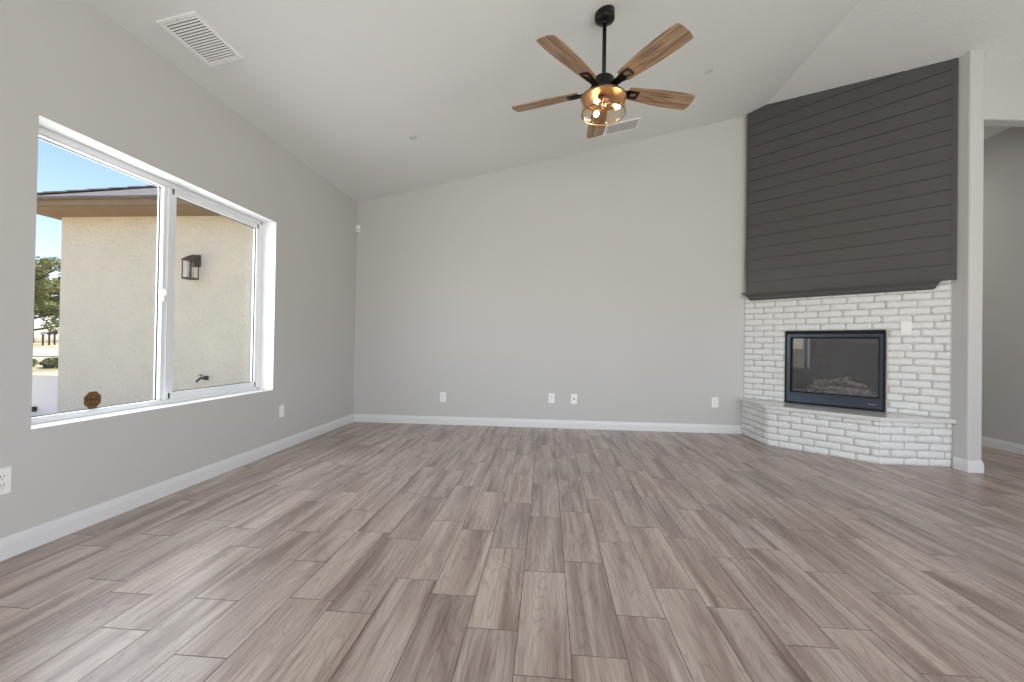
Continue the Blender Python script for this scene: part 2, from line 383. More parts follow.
zs = max(v.co.z for v in bm.verts); ys = max(v.co.y for v in bm.verts)
if ys > zs: bmesh.ops.rotate(bm, cent=(0,0,0), matrix=Matrix.Rotation(PI/2,3,'X'), verts=bm.verts[:])
bmesh.ops.translate(bm, vec=(-3.058,3.222,1.550), verts=bm.verts[:])
bx(bm, (-3.056,3.212,1.545), (-3.030,3.230,1.585), 0, .003)
place(wobj('latch', bm, M['vinyl']), win)
# inset white reveal lining shadow line is geometry of the frame itself

# octagonal alarm sticker on the fixed pane
def text_bm(s, size, depth=.0004):
    cu = bpy.data.curves.new('lettering', 'FONT'); cu.body = s; cu.size = size; cu.extrude = depth; cu.align_x = 'CENTER'; cu.align_y = 'CENTER'
    o = bpy.data.objects.new('lettering', cu); C.objects.link(o); dg = bpy.context.evaluated_depsgraph_get()
    me = bpy.data.meshes.new_from_object(o.evaluated_get(dg)); b = bmesh.new(); b.from_mesh(me)
    bpy.data.objects.remove(o); bpy.data.curves.remove(cu); bpy.data.meshes.remove(me); return b
M['sticker'] = mat('brown gold sticker', (104,72,26), .5); M['sticker_edge'] = mat('gold sticker border', (132,98,46), .5); M['ink'] = mat('black ink', (30,20,12), .6)
SX, SYc, SZc, SR = -3.093, 2.725, .775, .062
st = thing('window_sticker', (SX,SYc,SZc), 'brown octagonal alarm sticker with black letters on the lower left window glass', 'sticker')
bm = B(); prism(bm, [(0, SR*math.cos(PI/8+k*PI/4), SR*math.sin(PI/8+k*PI/4)) for k in range(8)], (.0004,0,0)); obj('border', bm, M['sticker_edge'], st)
bm = B(); prism(bm, [(.0004, SR*.93*math.cos(PI/8+k*PI/4), SR*.93*math.sin(PI/8+k*PI/4)) for k in range(8)], (.0004,0,0)); obj('face', bm, M['sticker'], st)
bm = text_bm('H A', .052); lathe(bm, [(.0001,0),(.006,0),(.006,.0005)], 4)
RT = Matrix(((0,0,1),(1,0,0),(0,1,0)))       # text x -> +y, text y -> +z, facing +x
for v in bm.verts: v.co = RT @ v.co + Vector((.0012,0,.004))
obj('lettering', bm, M['ink'], st)
bm = B(); bx(bm, (.0009,-.035,-.030), (.0012,.035,-.026)); bx(bm, (.0009,-.024,-.040), (.0012,.024,-.037)); obj('small_print', bm, M['ink'], st)

# ------------------------------------------------------------------ added rear door and side window frames (unseen, put in around the fill lamps)
bm = B()
def yring(bm, x0, x1, z0, z1, y0, y1, w_):
    bx(bm, (x0,y0,z0), (x0+w_,y1,z1)); bx(bm, (x1-w_,y0,z0), (x1,y1,z1)); bx(bm, (x0,y0,z0), (x1,y1,z0+w_)); bx(bm, (x0,y0,z1-w_), (x1,y1,z1))
for i in range(3):
    a = PX_0+i*(PX_1-PX_0)/3; yring(bm, a, a+(PX_1-PX_0)/3, .0, PZ, YF-.11, YF-.03, .06)
struct('added_door_1', bm, M['vinyl'])
bm = B(); ring(bm, XR+.05, XR+.12, SY0, SY1, SZ0, SZ1, .05); struct('added_window_2', bm, M['vinyl'])

# ------------------------------------------------------------------ fireplace
U = Vector((1,-1,0)).normalized(); NRM = Vector((-1,-1,0)).normalized()     # along the chimney breast / towards the room
P0 = Vector((2.75,6.33,0)); FLEN = (4.2-2.75)*math.sqrt(2)
ROW, BL = .0798, .256
def brick_run(bm, org, ud, nd, u0, u1, z0, z1, first_half=0, holes=(), full=BL):
    """painted, tumbled bricks in running bond; each is a domed, ragged-edged block."""
    org, ud, nd = Vector(org), Vector(ud), Vector(nd)
    k0 = int(math.floor(z0/ROW+1e-6)); k1 = int(math.ceil(z1/ROW-1e-6))
    for k in range(k0, k1):
        zb, zt = max(z0,k*ROW), min(z1,(k+1)*ROW)
        if zt-zb < .018: continue
        us = []; u = u0
        L0 = full*.5 if (k+first_half)%2 else full*.97
        a = u0; b = u0+L0+random.uniform(-.012,.012)
        while a < u1-.01:
            b = min(b, u1)
            if u1-b < .05: b = u1
            us.append((a,b)); a = b; b = a+full+random.uniform(-.014,.014)
        for a, b in us:
            segs = [(a,b,zb,zt)]
            for (h0,h1,hz0,hz1) in holes:
                ns = []
                for (p,q,zl,zh) in segs:
                    if q <= h0 or p >= h1 or zh <= hz0+.004 or zl >= hz1-.004: ns.append((p,q,zl,zh)); continue
                    if h0-p > .03: ns.append((p,h0,zl,zh))
                    if q-h1 > .03: ns.append((h1,q,zl,zh))
                segs = ns
            for (p,q,zl,zh) in segs: one_brick(bm, org, ud, nd, p+.005, q-.005, zl+.0055, zh-.0055)
def one_brick(bm, org, ud, nd, a, b, zl, zh):
    L = b-a; Hh = zh-zl
    if L < .015 or Hh < .008: return
    uu = [0,.006/L,.022/L] + [.25,.42,.58,.75] + [1-.022/L,1-.006/L,1]
    if L < .08: uu = [0,.006/L,.5,1-.006/L,1]
    vv = [0,.005/Hh,.3,.7,1-.005/Hh,1]
    uu = sorted(set(min(1,max(0,x)) for x in uu)); nu, nv = len(uu), len(vv)
    d0 = .012+random.uniform(-.003,.003); tilt = random.uniform(-.002,.002); rc = random.uniform(.007,.022)
    jt = [random.uniform(-.0045,.0040) for _ in range(nu)]; jb = [random.uniform(-.0040,.0045) for _ in range(nu)]
    G = []
    for i, x in enumerate(uu):
        row = []
        for j, y in enumerate(vv):
            uo = a+x*L; zo = zl+y*Hh
            e = max(0, rc-min(x,1-x)*L)            # pull the corners in
            c = .0
            if e > 0: c = rc-math.sqrt(max(0, rc*rc-e*e))
            zo = zl+c+y*(Hh-2*c) if Hh > 2*c+.004 else zo
            zo += jt[i]*y + jb[i]*(1-y)
            edge = (i in (0,nu-1)) or (j in (0,nv-1)); e2 = (i in (1,nu-2)) or (j in (1,nv-2))
            d = -.002 if edge else (d0*.72 if e2 else d0+random.uniform(-.0016,.0016)) + tilt*(x-.5)*2
            row.append(bm.verts.new(org+ud*uo+nd*d+Vector((0,0,zo))))
        G.append(row)
    for i in range(nu-1):
        for j in range(nv-1): bm.faces.new((G[i][j], G[i+1][j], G[i+1][j+1], G[i][j+1]))

HZ_TOP = 0.500; SLAB = .040
fp = thing('brick_fireplace', (3.2,5.5,0), 'white painted brick corner fireplace with raised angled hearth', 'fireplace')
def fobj(name, bm, m, smooth=False, parent=None):
    o = obj(name, bm, m, parent or fp, smooth); o.matrix_parent_inverse = Matrix.Translation(-Vector(fp.location)); return o
# insert opening in breast coordinates
IU0, IU1, IZ0, IZ1 = .515, 1.530, .502, 1.436
bm = B()
brick_run(bm, P0, U, NRM, 0, FLEN, .500, 1.955, 1, holes=((IU0,IU1,IZ0-.1,IZ1),))
fobj('breast_bricks', bm, M['brick'], True)
bm = B()   # mortar bed as a solid chimney breast with a real firebox cavity
D = .45
def ub(u, d, z): return P0+U*u+NRM*d+Vector((0,0,z))
def ubox(bm, u0, u1, d0, d1, z0, z1, mi=0):
    prism(bm, [ub(u0,d0,z0), ub(u1,d0,z0), ub(u1,d1,z0), ub(u0,d1,z0)], (0,0,z1-z0), mi)
prism(bm, [ub(0,0,0), ub(IU0,0,0), ub(IU0,-D,0), ub(.44,-.44,0)], (0,0,2.2))
prism(bm, [ub(IU1,0,0), ub(FLEN,0,0), ub(FLEN-.46,-.46,0), ub(IU1,-D,0)], (0,0,2.2))
ubox(bm, IU0, IU1, -D, 0, IZ1, 2.2); ubox(bm, IU0, IU1, -D, 0, 0, IZ0-.004)
fobj('mortar', bm, M['mortar'])
# raised hearth: octagonal brick base
hp = [(2.72,6.33),(2.72,5.62),(3.492,4.862),(4.2,4.852)]
bm = B()
for i in range(3):
    a = Vector((*hp[i],0)); b = Vector((*hp[i+1],0)); d = (b-a); L = d.length; d.normalize(); n = Vector((d.y,-d.x,0))
    brick_run(bm, a-n*.012, d, n, 0, L, 0, HZ_TOP-SLAB, i%2, full=.255 if i else .24)
fobj('hearth_bricks', bm, M['brick'], True)
bm = B(); ins = [(2.732,6.33),(2.732,5.625),(3.497,4.874),(4.2,4.864)]
top = HZ_TOP-SLAB
prism(bm, [(x,y,0) for x,y in ins]+[(4.2,4.885,0),(2.755,6.33,0)], (0,0,top-.002)); fobj('hearth_mortar', bm, M['mortar'])
bm = B(); sl = [(2.690,6.33),(2.690,5.607),(3.480,4.830),(4.2,4.818)]
prism(bm, [(x,y,top) for x,y in sl]+[(4.2,4.88,top),(2.75,6.33,top)], (0,0,SLAB))
bmesh.ops.bevel(bm, geom=[e for e in bm.edges if e.calc_length() > .3 and abs(e.verts[0].co.z-e.verts[1].co.z) < .001], offset=.003, segments=2, affect='EDGES')
fobj('hearth_slab', bm, M['slab'])

# gas insert
fi = thing('fireplace_insert', tuple(ub(1.02,0,.5)), 'black steel gas fireplace insert with glass front and ceramic logs set in white brick', 'fireplace insert')
def iobj(name, bm, m, parent=None, smooth=False):
    o = obj(name, bm, m, parent or fi, smooth); o.matrix_parent_inverse = Matrix.Translation(-Vector(fi.location)); return o
def uring(bm, u0, u1, z0, z1, d0, d1, l, r_, b_, t_):
    ubox(bm, u0, u0+l, d0, d1, z0, z1); ubox(bm, u1-r_, u1, d0, d1, z0, z1); ubox(bm, u0+l, u1-r_, d0, d1, z0, z0+b_); ubox(bm, u0+l, u1-r_, d0, d1, z1-t_, z1)
e = .003
bm = B(); uring(bm, IU0+e, IU1-e, IZ0, IZ1-e, -.30, .016, .016, .018, .012, .014); iobj('surround', bm, M['insert_black'])
bm = B(); uring(bm, IU0+.022, IU1-.024, IZ0+.020, IZ1-.045, -.02, .012, .040, .030, .122, .034); iobj('front_frame', bm, M['insert'])
bm = B()
for i in range(2): ubox(bm, IU0+.02, IU1-.02, -.03, -.004, IZ1-.024-i*.012, IZ1-.018-i*.012)
iobj('top_louver', bm, M['insert_black'])
bm = B(); uring(bm, IU0+.064, IU1-.056, IZ0+.143, IZ1-.081, -.035, -.012, .014, .014, .012, .020); iobj('glass_retainer', bm, M['insert_black'])
bm = B(); ubox(bm, IU0+.076, IU1-.068, -.030, -.026, IZ0+.153, IZ1-.099); iobj('glass_front', bm, M['fireglass'])
bm = B()
a0, a1 = IU0+.02, IU1-.02
ubox(bm, a0, a1, -.40, -.385, .52, 1.42); ubox(bm, a0-.012, a0+.01, -.40, -.036, .52, 1.42); ubox(bm, a1-.01, a1+.012, -.40, -.036, .52, 1.42)
ubox(bm, a0, a1, -.40, -.036, 1.40, 1.42); ubox(bm, a0, a1, -.40, -.036, .60, .66)
ubox(bm, a0+.05, a1-.05, -.10, -.085, 1.27, 1.40)
iobj('firebox_liner', bm, M['firebox'])
def log(p, q, r0):
    bm = B(); n = 9; p, q = Vector(p), Vector(q); pts = []; rr = []
    side = (q-p).cross(Vector((0,0,1))).normalized()
    for i in range(n):
        t = i/(n-1); pts.append(p.lerp(q,t)+Vector((0,0,math.sin(t*5+p.x*9)*.010))+side*math.sin(t*4+p.y*7)*.008)
        rr.append(r0*(1-.25*abs(t-.45))*(1+random.uniform(-.10,.10))*(0.8 if i in (0,n-1) else 1))
    tube(bm, pts, rr, 12)
    for v in bm.verts: v.co += Vector((random.uniform(-.004,.004),random.uniform(-.004,.004),random.uniform(-.004,.004)))
    iobj('log', bm, M['log'], None, True)
zl = .66
log(ub(.70,-.30,zl+.05), ub(1.36,-.31,zl+.06), .050); log(ub(.72,-.18,zl+.045), ub(1.05,-.13,zl+.06), .040)
log(ub(1.02,-.14,zl+.05), ub(1.36,-.19,zl+.05), .040); log(ub(.78,-.20,zl+.11), ub(1.12,-.28,zl+.15), .034)
log(ub(1.34,-.16,zl+.10), ub(1.04,-.29,zl+.17), .032); log(ub(.95,-.15,zl+.12), ub(1.16,-.30,zl+.21), .026)
bm = B()
for i in range(90):
    u = random.uniform(a0+.05,a1-.05); d = -random.uniform(.06,.36); s = random.uniform(.010,.022)
    rb = bmesh.ops.create_icosphere(bm, subdivisions=1, radius=s, matrix=Matrix.Translation(ub(u,d,zl+s*.6)) @ Matrix.Diagonal((1.2,.8,.7,1)))
tag(iobj('ember_bed', bm, M['ember']), kind='stuff')
bm = B()    # small silvery script mark on the lower panel
zz = IZ0+.068; us = IU1-.155
for i in range(7):
    h = (.016,.010,.010,.013,.008,.008,.009)[i]; u = us+i*.0115
    prism(bm, [ub(u,.0125,zz), ub(u+.003,.0125,zz), ub(u+.003+h*.35,.0125,zz+h), ub(u+h*.35,.0125,zz+h)], NRM*.001)
    prism(bm, [ub(u+.003,.0125,zz+h*.40), ub(u+.011,.0125,zz+h*.40), ub(u+.012,.0125,zz+h*.58), ub(u+.004,.0125,zz+h*.58)], NRM*.001)
iobj('maker_mark', bm, M['silver'])

# shiplap over the fireplace
sp = thing('shiplap_panel', tuple(ub(1.0,0,1.95)), 'charcoal painted shiplap boards rising from the fireplace brick to the vaulted ceiling', 'wall panel')
def sobj(name, bm, m, smooth=False):
    o = obj(name, bm, m, sp, smooth); o.matrix_parent_inverse = Matrix.Translation(-Vector(sp.location)); return o
def clip(poly, fn):
    out = []
    for i in range(len(poly)):
        a, b = poly[i], poly[(i+1)%len(poly)]; fa, fb = fn(a), fn(b)
        if fa <= 0: out.append(a)
        if (fa < 0 < fb) or (fb < 0 < fa):
            t = fa/(fa-fb); out.append((a[0]+(b[0]-a[0])*t, a[1]+(b[1]-a[1])*t))
    return out
def xat(u, d): return (P0+U*u+NRM*d).x
def cut(poly, d):
    poly = clip(poly, lambda p: p[1]-(ZRIDGE-.207*(XRIDGE-xat(p[0],d)))); return clip(poly, lambda p: p[1]-(ZRIDGE-.205*(xat(p[0],d)-XRIDGE)))
SD = .052
bm = B(); zb = 1.945
brdz = [1.945] + [2.105+.1565*i for i in range(17)]
for i in range(len(brdz)-1):
    a, b = brdz[i], brdz[i+1]
    gp = .0030; ch = .004
    for (q0, q1, dd) in ((a+gp, b-gp, SD),):
        poly = cut([(.056,q0),(FLEN+.000,q0),(FLEN+.000,q1),(.056,q1)], SD)
        if len(poly) < 3: continue
        prism(bm, [ub(u,.034,z) for u,z in poly], NRM*(SD-.034))
poly = cut([(.040,1.95),(FLEN+.015,1.95),(FLEN+.015,4.7),(.040,4.7)], .012)
prism(bm, [ub(u,.016,z) for u,z in poly], NRM*.022)
sobj('shiplap_boards', bm, M['shiplap'])
for a, b in ((.038,.058),(FLEN-.004,FLEN+.034)):
    bm = B(); poly = cut([(a,1.945),(b,1.945),(b,4.7),(a,4.7)], .058)
    prism(bm, [ub(u,.036,z) for u,z in poly], NRM*.022); sobj('edge_trim', bm, M['shiplap'])
# crown moulding under the boards: profile (projection, z), mitred returns at both ends
bm = B()
prof = [(.088,1.965),(.088,1.950),(.074,1.946),(.074,1.940),(.064,1.934),(.052,1.922),(.044,1.906),(.042,1.894),(.030,1.892),(.030,1.882),(.026,1.872),(.012,1.866),(.012,1.858),(.004,1.858),(.004,1.965)]
ua, ue = .122, FLEN-.165
rings = []
def ringat(s):   # s=0 left wall end,1 left corner,2 right corner,3 right wall end
    out = []
    for p_, z in prof:
        p_ = p_+.022 if p_ > .005 else p_
        if s == 0: u, d = ua-p_, .002
        elif s == 1: u, d = ua-p_, p_
        elif s == 2: u, d = ue+p_, p_
        else: u, d = ue+p_, .002
        out.append(bm.verts.new(ub(u,d,z)))
    return out
rings = [ringat(i) for i in range(4)]
for i in range(3):
    for j in range(len(prof)):
        k = (j+1)%len(prof)
        try: bm.faces.new((rings[i][j], rings[i+1][j], rings[i+1][k], rings[i][k]))
        except ValueError: pass
sobj('crown_moulding', bm, M['shiplap'])

# ------------------------------------------------------------------ plates, outlets, switches
def plate_root(name, loc, rz, label, cat, group=None): return thing(name, loc, label, cat, group, rz)
def plate(root, w_=.072, h=.116):            # local: faces -y
    bm = B(); bx(bm, (-w_/2,-.006,-h/2), (w_/2,0,h/2), 0, .0025); return obj('cover_plate', bm, M['plastic'], root)
def outlet(loc, rz, label):
    r_ = plate_root('wall_outlet', loc, rz, label, 'outlet', None); plate(r_); r_.scale = (1.22,1,1.22)
    for s in (-1,1):
        bm = B(); lathe(bm, [(.0162,0),(.0162,.003),(.015,.004)], 20)
        bmesh.ops.rotate(bm, cent=(0,0,0), matrix=Matrix.Rotation(PI/2,3,'X'), verts=bm.verts[:])
        for v in bm.verts: v.co.x = max(-.0145,min(.0145,v.co.x)); v.co += Vector((0,-.0055,s*.0195))
        f = obj('receptacle', bm, M['plastic'], r_)
        bm = B(); zc_ = s*.0195
        bx(bm, (-.0075,-.0102,zc_-.001), (-.0050,-.0094,zc_+.0085)); bx(bm, (.0050,-.0102,zc_), (.0075,-.0094,zc_+.0078)); bx(bm, (-.0022,-.0102,zc_-.0095), (.0022,-.0094,zc_-.0055))
        obj('slots', bm, M['slot'], f)
    return r_
yb = YB
outlet((-1.530,yb,.405), 0, 'white duplex outlet low on the back wall nearest the left corner')
outlet((.072,yb,.430), 0, 'white duplex outlet on the back wall, left one of the close pair')
outlet((2.368,yb,.430), 0, 'white duplex outlet on the back wall close to the fireplace')
r_ = plate_root('cable_jack', (.396,yb,.428), 0, 'white cable jack plate with one central dark socket, right one of the close pair', 'jack plate'); plate(r_); r_.scale = (1.22,1,1.22)
bm = B(); lathe(bm, [(.0085,0),(.0085,.004),(.005,.004),(.005,.011)], 16); bmesh.ops.rotate(bm, cent=(0,0,0), matrix=Matrix.Rotation(PI/2,3,'X'), verts=bm.verts[:]); bmesh.ops.translate(bm, vec=(0,-.006,0), verts=bm.verts[:]); obj('socket', bm, M['slot'], r_)
outlet((XL,2.093,.423), PI/2, 'white duplex outlet on the left wall at the edge nearest the camera')
def rocker(loc, rz, label, name='light_switch', w_=.072, h=.116):
    r_ = plate_root(name, loc, rz, label, 'switch'); plate(r_, w_, h); r_.scale = (1.15,1,1.15)
    bm = B(); prism(bm, [(-.0165,-.006,-.033),(-.0165,-.006,.033),(-.0165,-.0105,.033),(-.0165,-.0075,0),(-.0165,-.0085,-.033)], (.033,0,0)); obj('rocker', bm, M['plastic'], r_); return r_
rocker((XL,4.549,.428), PI/2, 'white flat switch plate low on the left wall between the window and the far corner', 'wall_plate')
rocker(tuple(ub(1.700,.016,1.452)), -PI/4, 'white light switch on the painted brick right of the fireplace insert', 'light_switch', .080, .125)

# motion sensor in the far left corner
ms = thing('motion_sensor', (XL+.03,YB-.03,2.905), 'small white motion sensor mounted in the far left corner of the walls', 'sensor', None, PI/4)
bm = B(); pr_ = [(-.031,.0),(.031,.0),(.031,-.02),(.022,-.040),(-.022,-.040),(-.031,-.02)]
prism(bm, [(x,y+.012,-.052) for x,y in pr_], (0,0,.104)); bmesh.ops.bevel(bm, geom=bm.edges[:], offset=.004, segments=2, affect='EDGES'); obj('housing', bm, M['plastic'], ms)
bm = B(); prism(bm, [(-.018,-.0285,-.036),(.018,-.0285,-.036),(.014,-.033,-.034),(-.014,-.033,-.034)], (0,0,.034)); obj('lens', bm, mat('frosted lens',(214,214,210),.4), ms)

# sloped-ceiling frame: local z points down from the ceiling
def ceil_rot(x):
    s = .207 if x < XRIDGE else -.205
    ex = Vector((1,0,s)).normalized(); ez = ex.cross(Vector((0,1,0))); ez = Vector((-ex.z,0,ex.x))   # ez up normal
    return Matrix((ex, Vector((0,1,0)), ez)).transposed()
def ceil_thing(name, x, y, label, cat, group=None):
    o = thing(name, (x,y,zc(x)), label, cat, group); o.rotation_mode = 'QUATERNION'; o.rotation_quaternion = ceil_rot(x).to_quaternion(); return o
def vent(x, y, lx, ly, label, axis):
    """axis = direction the slats run"""
    r_ = ceil_thing('ceiling_vent', x, y, label, 'vent', None)
    bm = B(); fr = .030; hx, hy = lx/2, ly/2
    for a, b in (((-hx,-hy),(hx,-hy+fr)), ((-hx,hy-fr),(hx,hy)), ((-hx,-hy+fr),(-hx+fr,hy-fr)), ((hx-fr,-hy+fr),(hx,hy-fr))):
        bx(bm, (*a,-.010), (*b,0), 0, .003)
    obj('frame', bm, M['plastic'], r_)
    bm = B(); bx(bm, (-hx+fr*.8,-hy+fr*.8,-.0015), (hx-fr*.8,hy-fr*.8,-.0005)); obj('duct_shade', bm, M['ventshade'], r_)  # near-black sheet stands in for the shade inside the duct
    bm = B(); ix, iy = hx-fr, hy-fr; n = 17
    if axis == 'x':
        for i in range(n):
            yy = -iy+(i+.5)*2*iy/n; box(bm, (0,yy,-.0065), (2*ix,.0140,.0012), Matrix.Rotation(math.radians(-6),3,'X'))
        for i in range(1,10): box(bm, (-ix+i*2*ix/10,0,-.0035), (.0016,2*iy,.003))
    else:
        for i in range(n):
            xx = -ix+(i+.5)*2*ix/n; box(bm, (xx,0,-.0065), (.0125,2*iy,.0012), Matrix.Rotation(math.radians(52),3,'Y'))
        for i in range(1,10): box(bm, (0,-iy+i*2*iy/10,-.0035), (2*ix,.0016,.003))
    obj('louvers', bm, M['plastic'], r_)
    for s in (-1,1):
        p = (0,s*(hy-fr*.5)) if axis == 'x' else (s*(hx-fr*.5),0)
        bm = B(); lathe(bm, [(.004,0),(.004,.001),(.002,.002)], 10, (p[0],p[1],-.0122)); obj('screw', bm, M['slot'], r_)
vent(-2.535, 2.945, .290, .475, 'white slatted ceiling vent above the window near the camera', 'x')
vent(.935, 5.790, .465, .290, 'white slatted ceiling vent beyond the ceiling fan near the back wall', 'y')
for x, y, lb in ((1.735,4.93,'flat white sprinkler cover disc on the ceiling right of the fan'), (-1.585,4.88,'flat white sprinkler cover disc on the ceiling left of the fan')):
    r_ = ceil_thing('sprinkler_cover', x, y, lb, 'sprinkler cover', None)
    bm = B(); lathe(bm, [(.030,0),(.030,-.004),(.043,-.005),(.043,-.010),(.040,-.012)], 28); obj('cover_disc', bm, M['disc'], r_)

# ------------------------------------------------------------------ ceiling fan
FX, FY = .437, 3.66; FZB = 3.345; FR = .815; FTH = math.radians(-55)
fan = thing('ceiling_fan', (FX,FY,zc(FX)), 'five-blade ceiling fan with weathered wood blades and an amber glass light drum', 'ceiling fan')
dz = -zc(FX)
def fz(z): return z+dz
bm = B(); ct = zc(FX)
lathe(bm, [(.082,.035),(.082,-.055),(.078,-.066),(.050,-.080),(.024,-.088)], 36)
obj('canopy', bm, M['black'], fan, True)
bm = B(); lathe(bm, [(.028,-.100),(.034,-.082),(.020,-.070)], 24); lathe(bm, [(.0165,-.07),(.0165,fz(3.43))], 16); obj('downrod', bm, M['black'], fan, True)
bm = B(); lathe(bm, [(.024,fz(3.470)),(.028,fz(3.448)),(.074,fz(3.444)),(.084,fz(3.434)),(.086,fz(3.370)),(.116,fz(3.358)),(.122,fz(3.315)),(.110,fz(3.295)),(.060,fz(3.285))], 40)
obj('motor_housing', bm, M['black'], fan, True)
# blades
def blade_outline():
    pts = []; n = 10
    r0, r1 = .215, FR; w0, w1 = .060, .090
    right = [(r0+(r1-r0)*t, w0+(w1-w0)*math.sin(min(1,t*1.25)*PI/2)-.004*max(0,t-.8)*5) for t in [i/n for i in range(n+1)]]
    out = [(x,-y) for x,y in right]; out[-1] = (r1-.016, out[-1][1])
    out += [(r1-.006,-.080),(r1+.003,-.04),(r1+.006,0.0),(r1+.003,.04),(r1-.006,.080)]
    top = [(x,y) for x,y in reversed(right)]; top[0] = (r1-.016, top[0][1]); return out+top
first = None
for k in range(5):
    ang = FTH+k*2*PI/5
    R_ = Matrix.Rotation(ang,4,'Z') @ Matrix.Rotation(math.radians(-13),4,'X')
    if first is None:
        bm = B(); prism(bm, [(x,y,-.004) for x,y in blade_outline()], (0,0,.008))
        bmesh.ops.bevel(bm, geom=[e for e in bm.edges if abs(e.verts[0].co.z-e.verts[1].co.z) < 1e-4], offset=.0015, segments=1, affect='EDGES')
        bl = obj('fan_blade', bm, M['blade'], fan)
        bm = B()   # bracket: arm from the motor and an open loop screwed under the blade
        box(bm, (.165,0,-.011), (.120,.062,.012), None, 0, .002)
        for s in (-1,1): box(bm, (.255,s*.028,-.011), (.100,.018,.012), None, 0, .002)
        box(bm, (.301,0,-.011), (.018,.074,.012), None, 0, .002)
        box(bm, (.220,0,-.011), (.040,.074,.012), None, 0, .002)
        for s in (-1,1): lathe(bm, [(.006,0),(.005,.003)], 10, (.250,s*.024,-.020))
        br = obj('blade_bracket', bm, M['black'], bl); first = (bl, br)
    else:
        bl = first[0].copy(); C.objects.link(bl); bl.parent = fan; br = first[1].copy(); C.objects.link(br); br.parent = bl
    bl.matrix_local = Matrix.Translation((0,0,fz(FZB))) @ R_
# glass drum, light kit
GT, GB, GR = fz(3.272), fz(3.140), .180
bm = B(); lathe(bm, [(.176,GT-.002),(.176,GB+.001),(.177,GB-.001),(.180,GB),(.180,GT+.001),(.176,GT+.001)], 56, close=True); obj('glass_drum', bm, M['amber'], fan, True)
bm = B(); lathe(bm, [(.02,GT+.012),(.186,GT+.008),(.186,GT-.010),(.181,GT-.010),(.181,GT),(.02,GT)], 56); obj('top_ring', bm, M['brass'], fan)
bm = B(); lathe(bm, [(.181,GB+.004),(.184,GB+.003),(.184,GB-.005),(.178,GB-.005),(.178,GB-.0035),(.181,GB-.0035)], 56, close=True); obj('bottom_ring', bm, M['brass'], fan)
bm = B(); lathe(bm, [(.050,GT+.002),(.050,GT-.030),(.030,GT-.045),(.018,GT-.075),(.010,GT-.085)], 28)
for k in range(3):
    a = math.radians(-5)+k*2*PI/3; d = Vector((math.cos(a),math.sin(a),0))
    tube(bm, [Vector((0,0,GT-.035))+d*.02, Vector((0,0,GT-.045))+d*.055, Vector((0,0,GT-.050))+d*.075], [.008,.008,.016], 10)
    tube(bm, [Vector((0,0,GT-.050))+d*.070, Vector((0,0,GT-.058))+d*.088], [.017,.017], 12)
obj('light_kit', bm, M['brass'], fan, True)
for k in range(3):
    a = math.radians(-5)+k*2*PI/3; d = Vector((math.cos(a),math.sin(a),0))
    bm = B(); lathe(bm, [(.008,0),(.011,.008),(.020,.022),(.024,.036),(.021,.050),(.012,.060),(.003,.063)], 20)
    ax = (d+Vector((0,0,-.55))).normalized(); q = ax.to_track_quat('Z','Y').to_matrix()
    for v in bm.verts: v.co = q @ v.co + Vector((0,0,GT-.056))+d*.080
    obj('light_bulb', bm, M['bulb'], fan, True)
    l = bpy.data.lights.new('bulb_light','POINT'); l.energy = 2.6; l.color = (1,.76,.50); l.shadow_soft_size = .025
    lo_ = bpy.data.objects.new('bulb_light', l); C.objects.link(lo_); lo_.location = (FX+d.x*.150, FY+d.y*.150, 3.235) ; lo_.location = (FX+d.x*.118, FY+d.y*.118, 3.180)
bm = B(); tube(bm, [(-.062,-.175,GT+.02),(-.062,-.186,GT-.02),(-.062,-.187,GT-.10)], .0016, 6)
lathe(bm, [(.002,0),(.005,-.006),(.005,-.020),(.002,-.026)], 10, (-.062,-.187,GT-.10)); obj('pull_chain', bm, M['black'], fan)

# ------------------------------------------------------------------ outside: the house wing seen through the window
SYW, FYW = 5.6, 5.15; CX = -6.90; SOZ = 2.905
wg = thing('stucco_house_wing', (-5.0,SYW+1,-.2), 'cream stucco house wing with brown eave and shingle roof outside the window', 'building')
def gobj(name, bm, m, parent=wg, smooth=False):
    o = obj(name, bm, m, parent, smooth); o.matrix_parent_inverse = Matrix.Translation(-Vector(wg.location)); return o
bm = B(); bx(bm, (CX,SYW,-.3), (XL-WT-.002,SYW+6,SOZ+.1)); gobj('stucco_wall', bm, M['stucco'])
OX = -7.10
bm = B(); bx(bm, (OX,FYW,SOZ), (XL-WT-.002,SYW+.0,SOZ+.018)); bx(bm, (OX,SYW,SOZ), (CX,SYW+6.45,SOZ+.018)); gobj('soffit', bm, M['fascia'])
bm = B(); bx(bm, (OX-.03,FYW-.03,SOZ+.010), (XL-WT-.002,FYW,SOZ+.125)); bx(bm, (OX-.03,FYW,SOZ+.010), (OX,SYW+6.45,SOZ+.125))
bx(bm, (OX-.045,FYW-.045,SOZ+.082), (XL-WT-.002,FYW-.03,SOZ+.125)); gobj('fascia_board', bm, M['fascia'])
bm = B(); zr = SOZ+.112; pc = .47; RUN = 3.2
ex = OX-.06; ey = FYW-.06
prism_pts = None
a = (ex,ey,zr); b = (XL-WT-.01,ey,zr); c = (XL-WT-.01,ey+RUN,zr+pc*RUN); d = (ex+RUN,ey+RUN,zr+pc*RUN); e_ = (ex,ey+2*RUN,zr); f_ = (XL-WT-.01,ey+2*RUN,zr)
vs = [bm.verts.new(p) for p in (a,b,c,d,e_,f_)]
bm.faces.new((vs[0],vs[1],vs[2],vs[3])); bm.faces.new((vs[0],vs[3],vs[4])); bm.faces.new((vs[3],vs[2],vs[5],vs[4])); bm.faces.new((vs[0],vs[4],vs[5],vs[1])); bm.faces.new((vs[1],vs[5],vs[2]))
gobj('roof_deck', bm, M['shingle'])
bm = B()
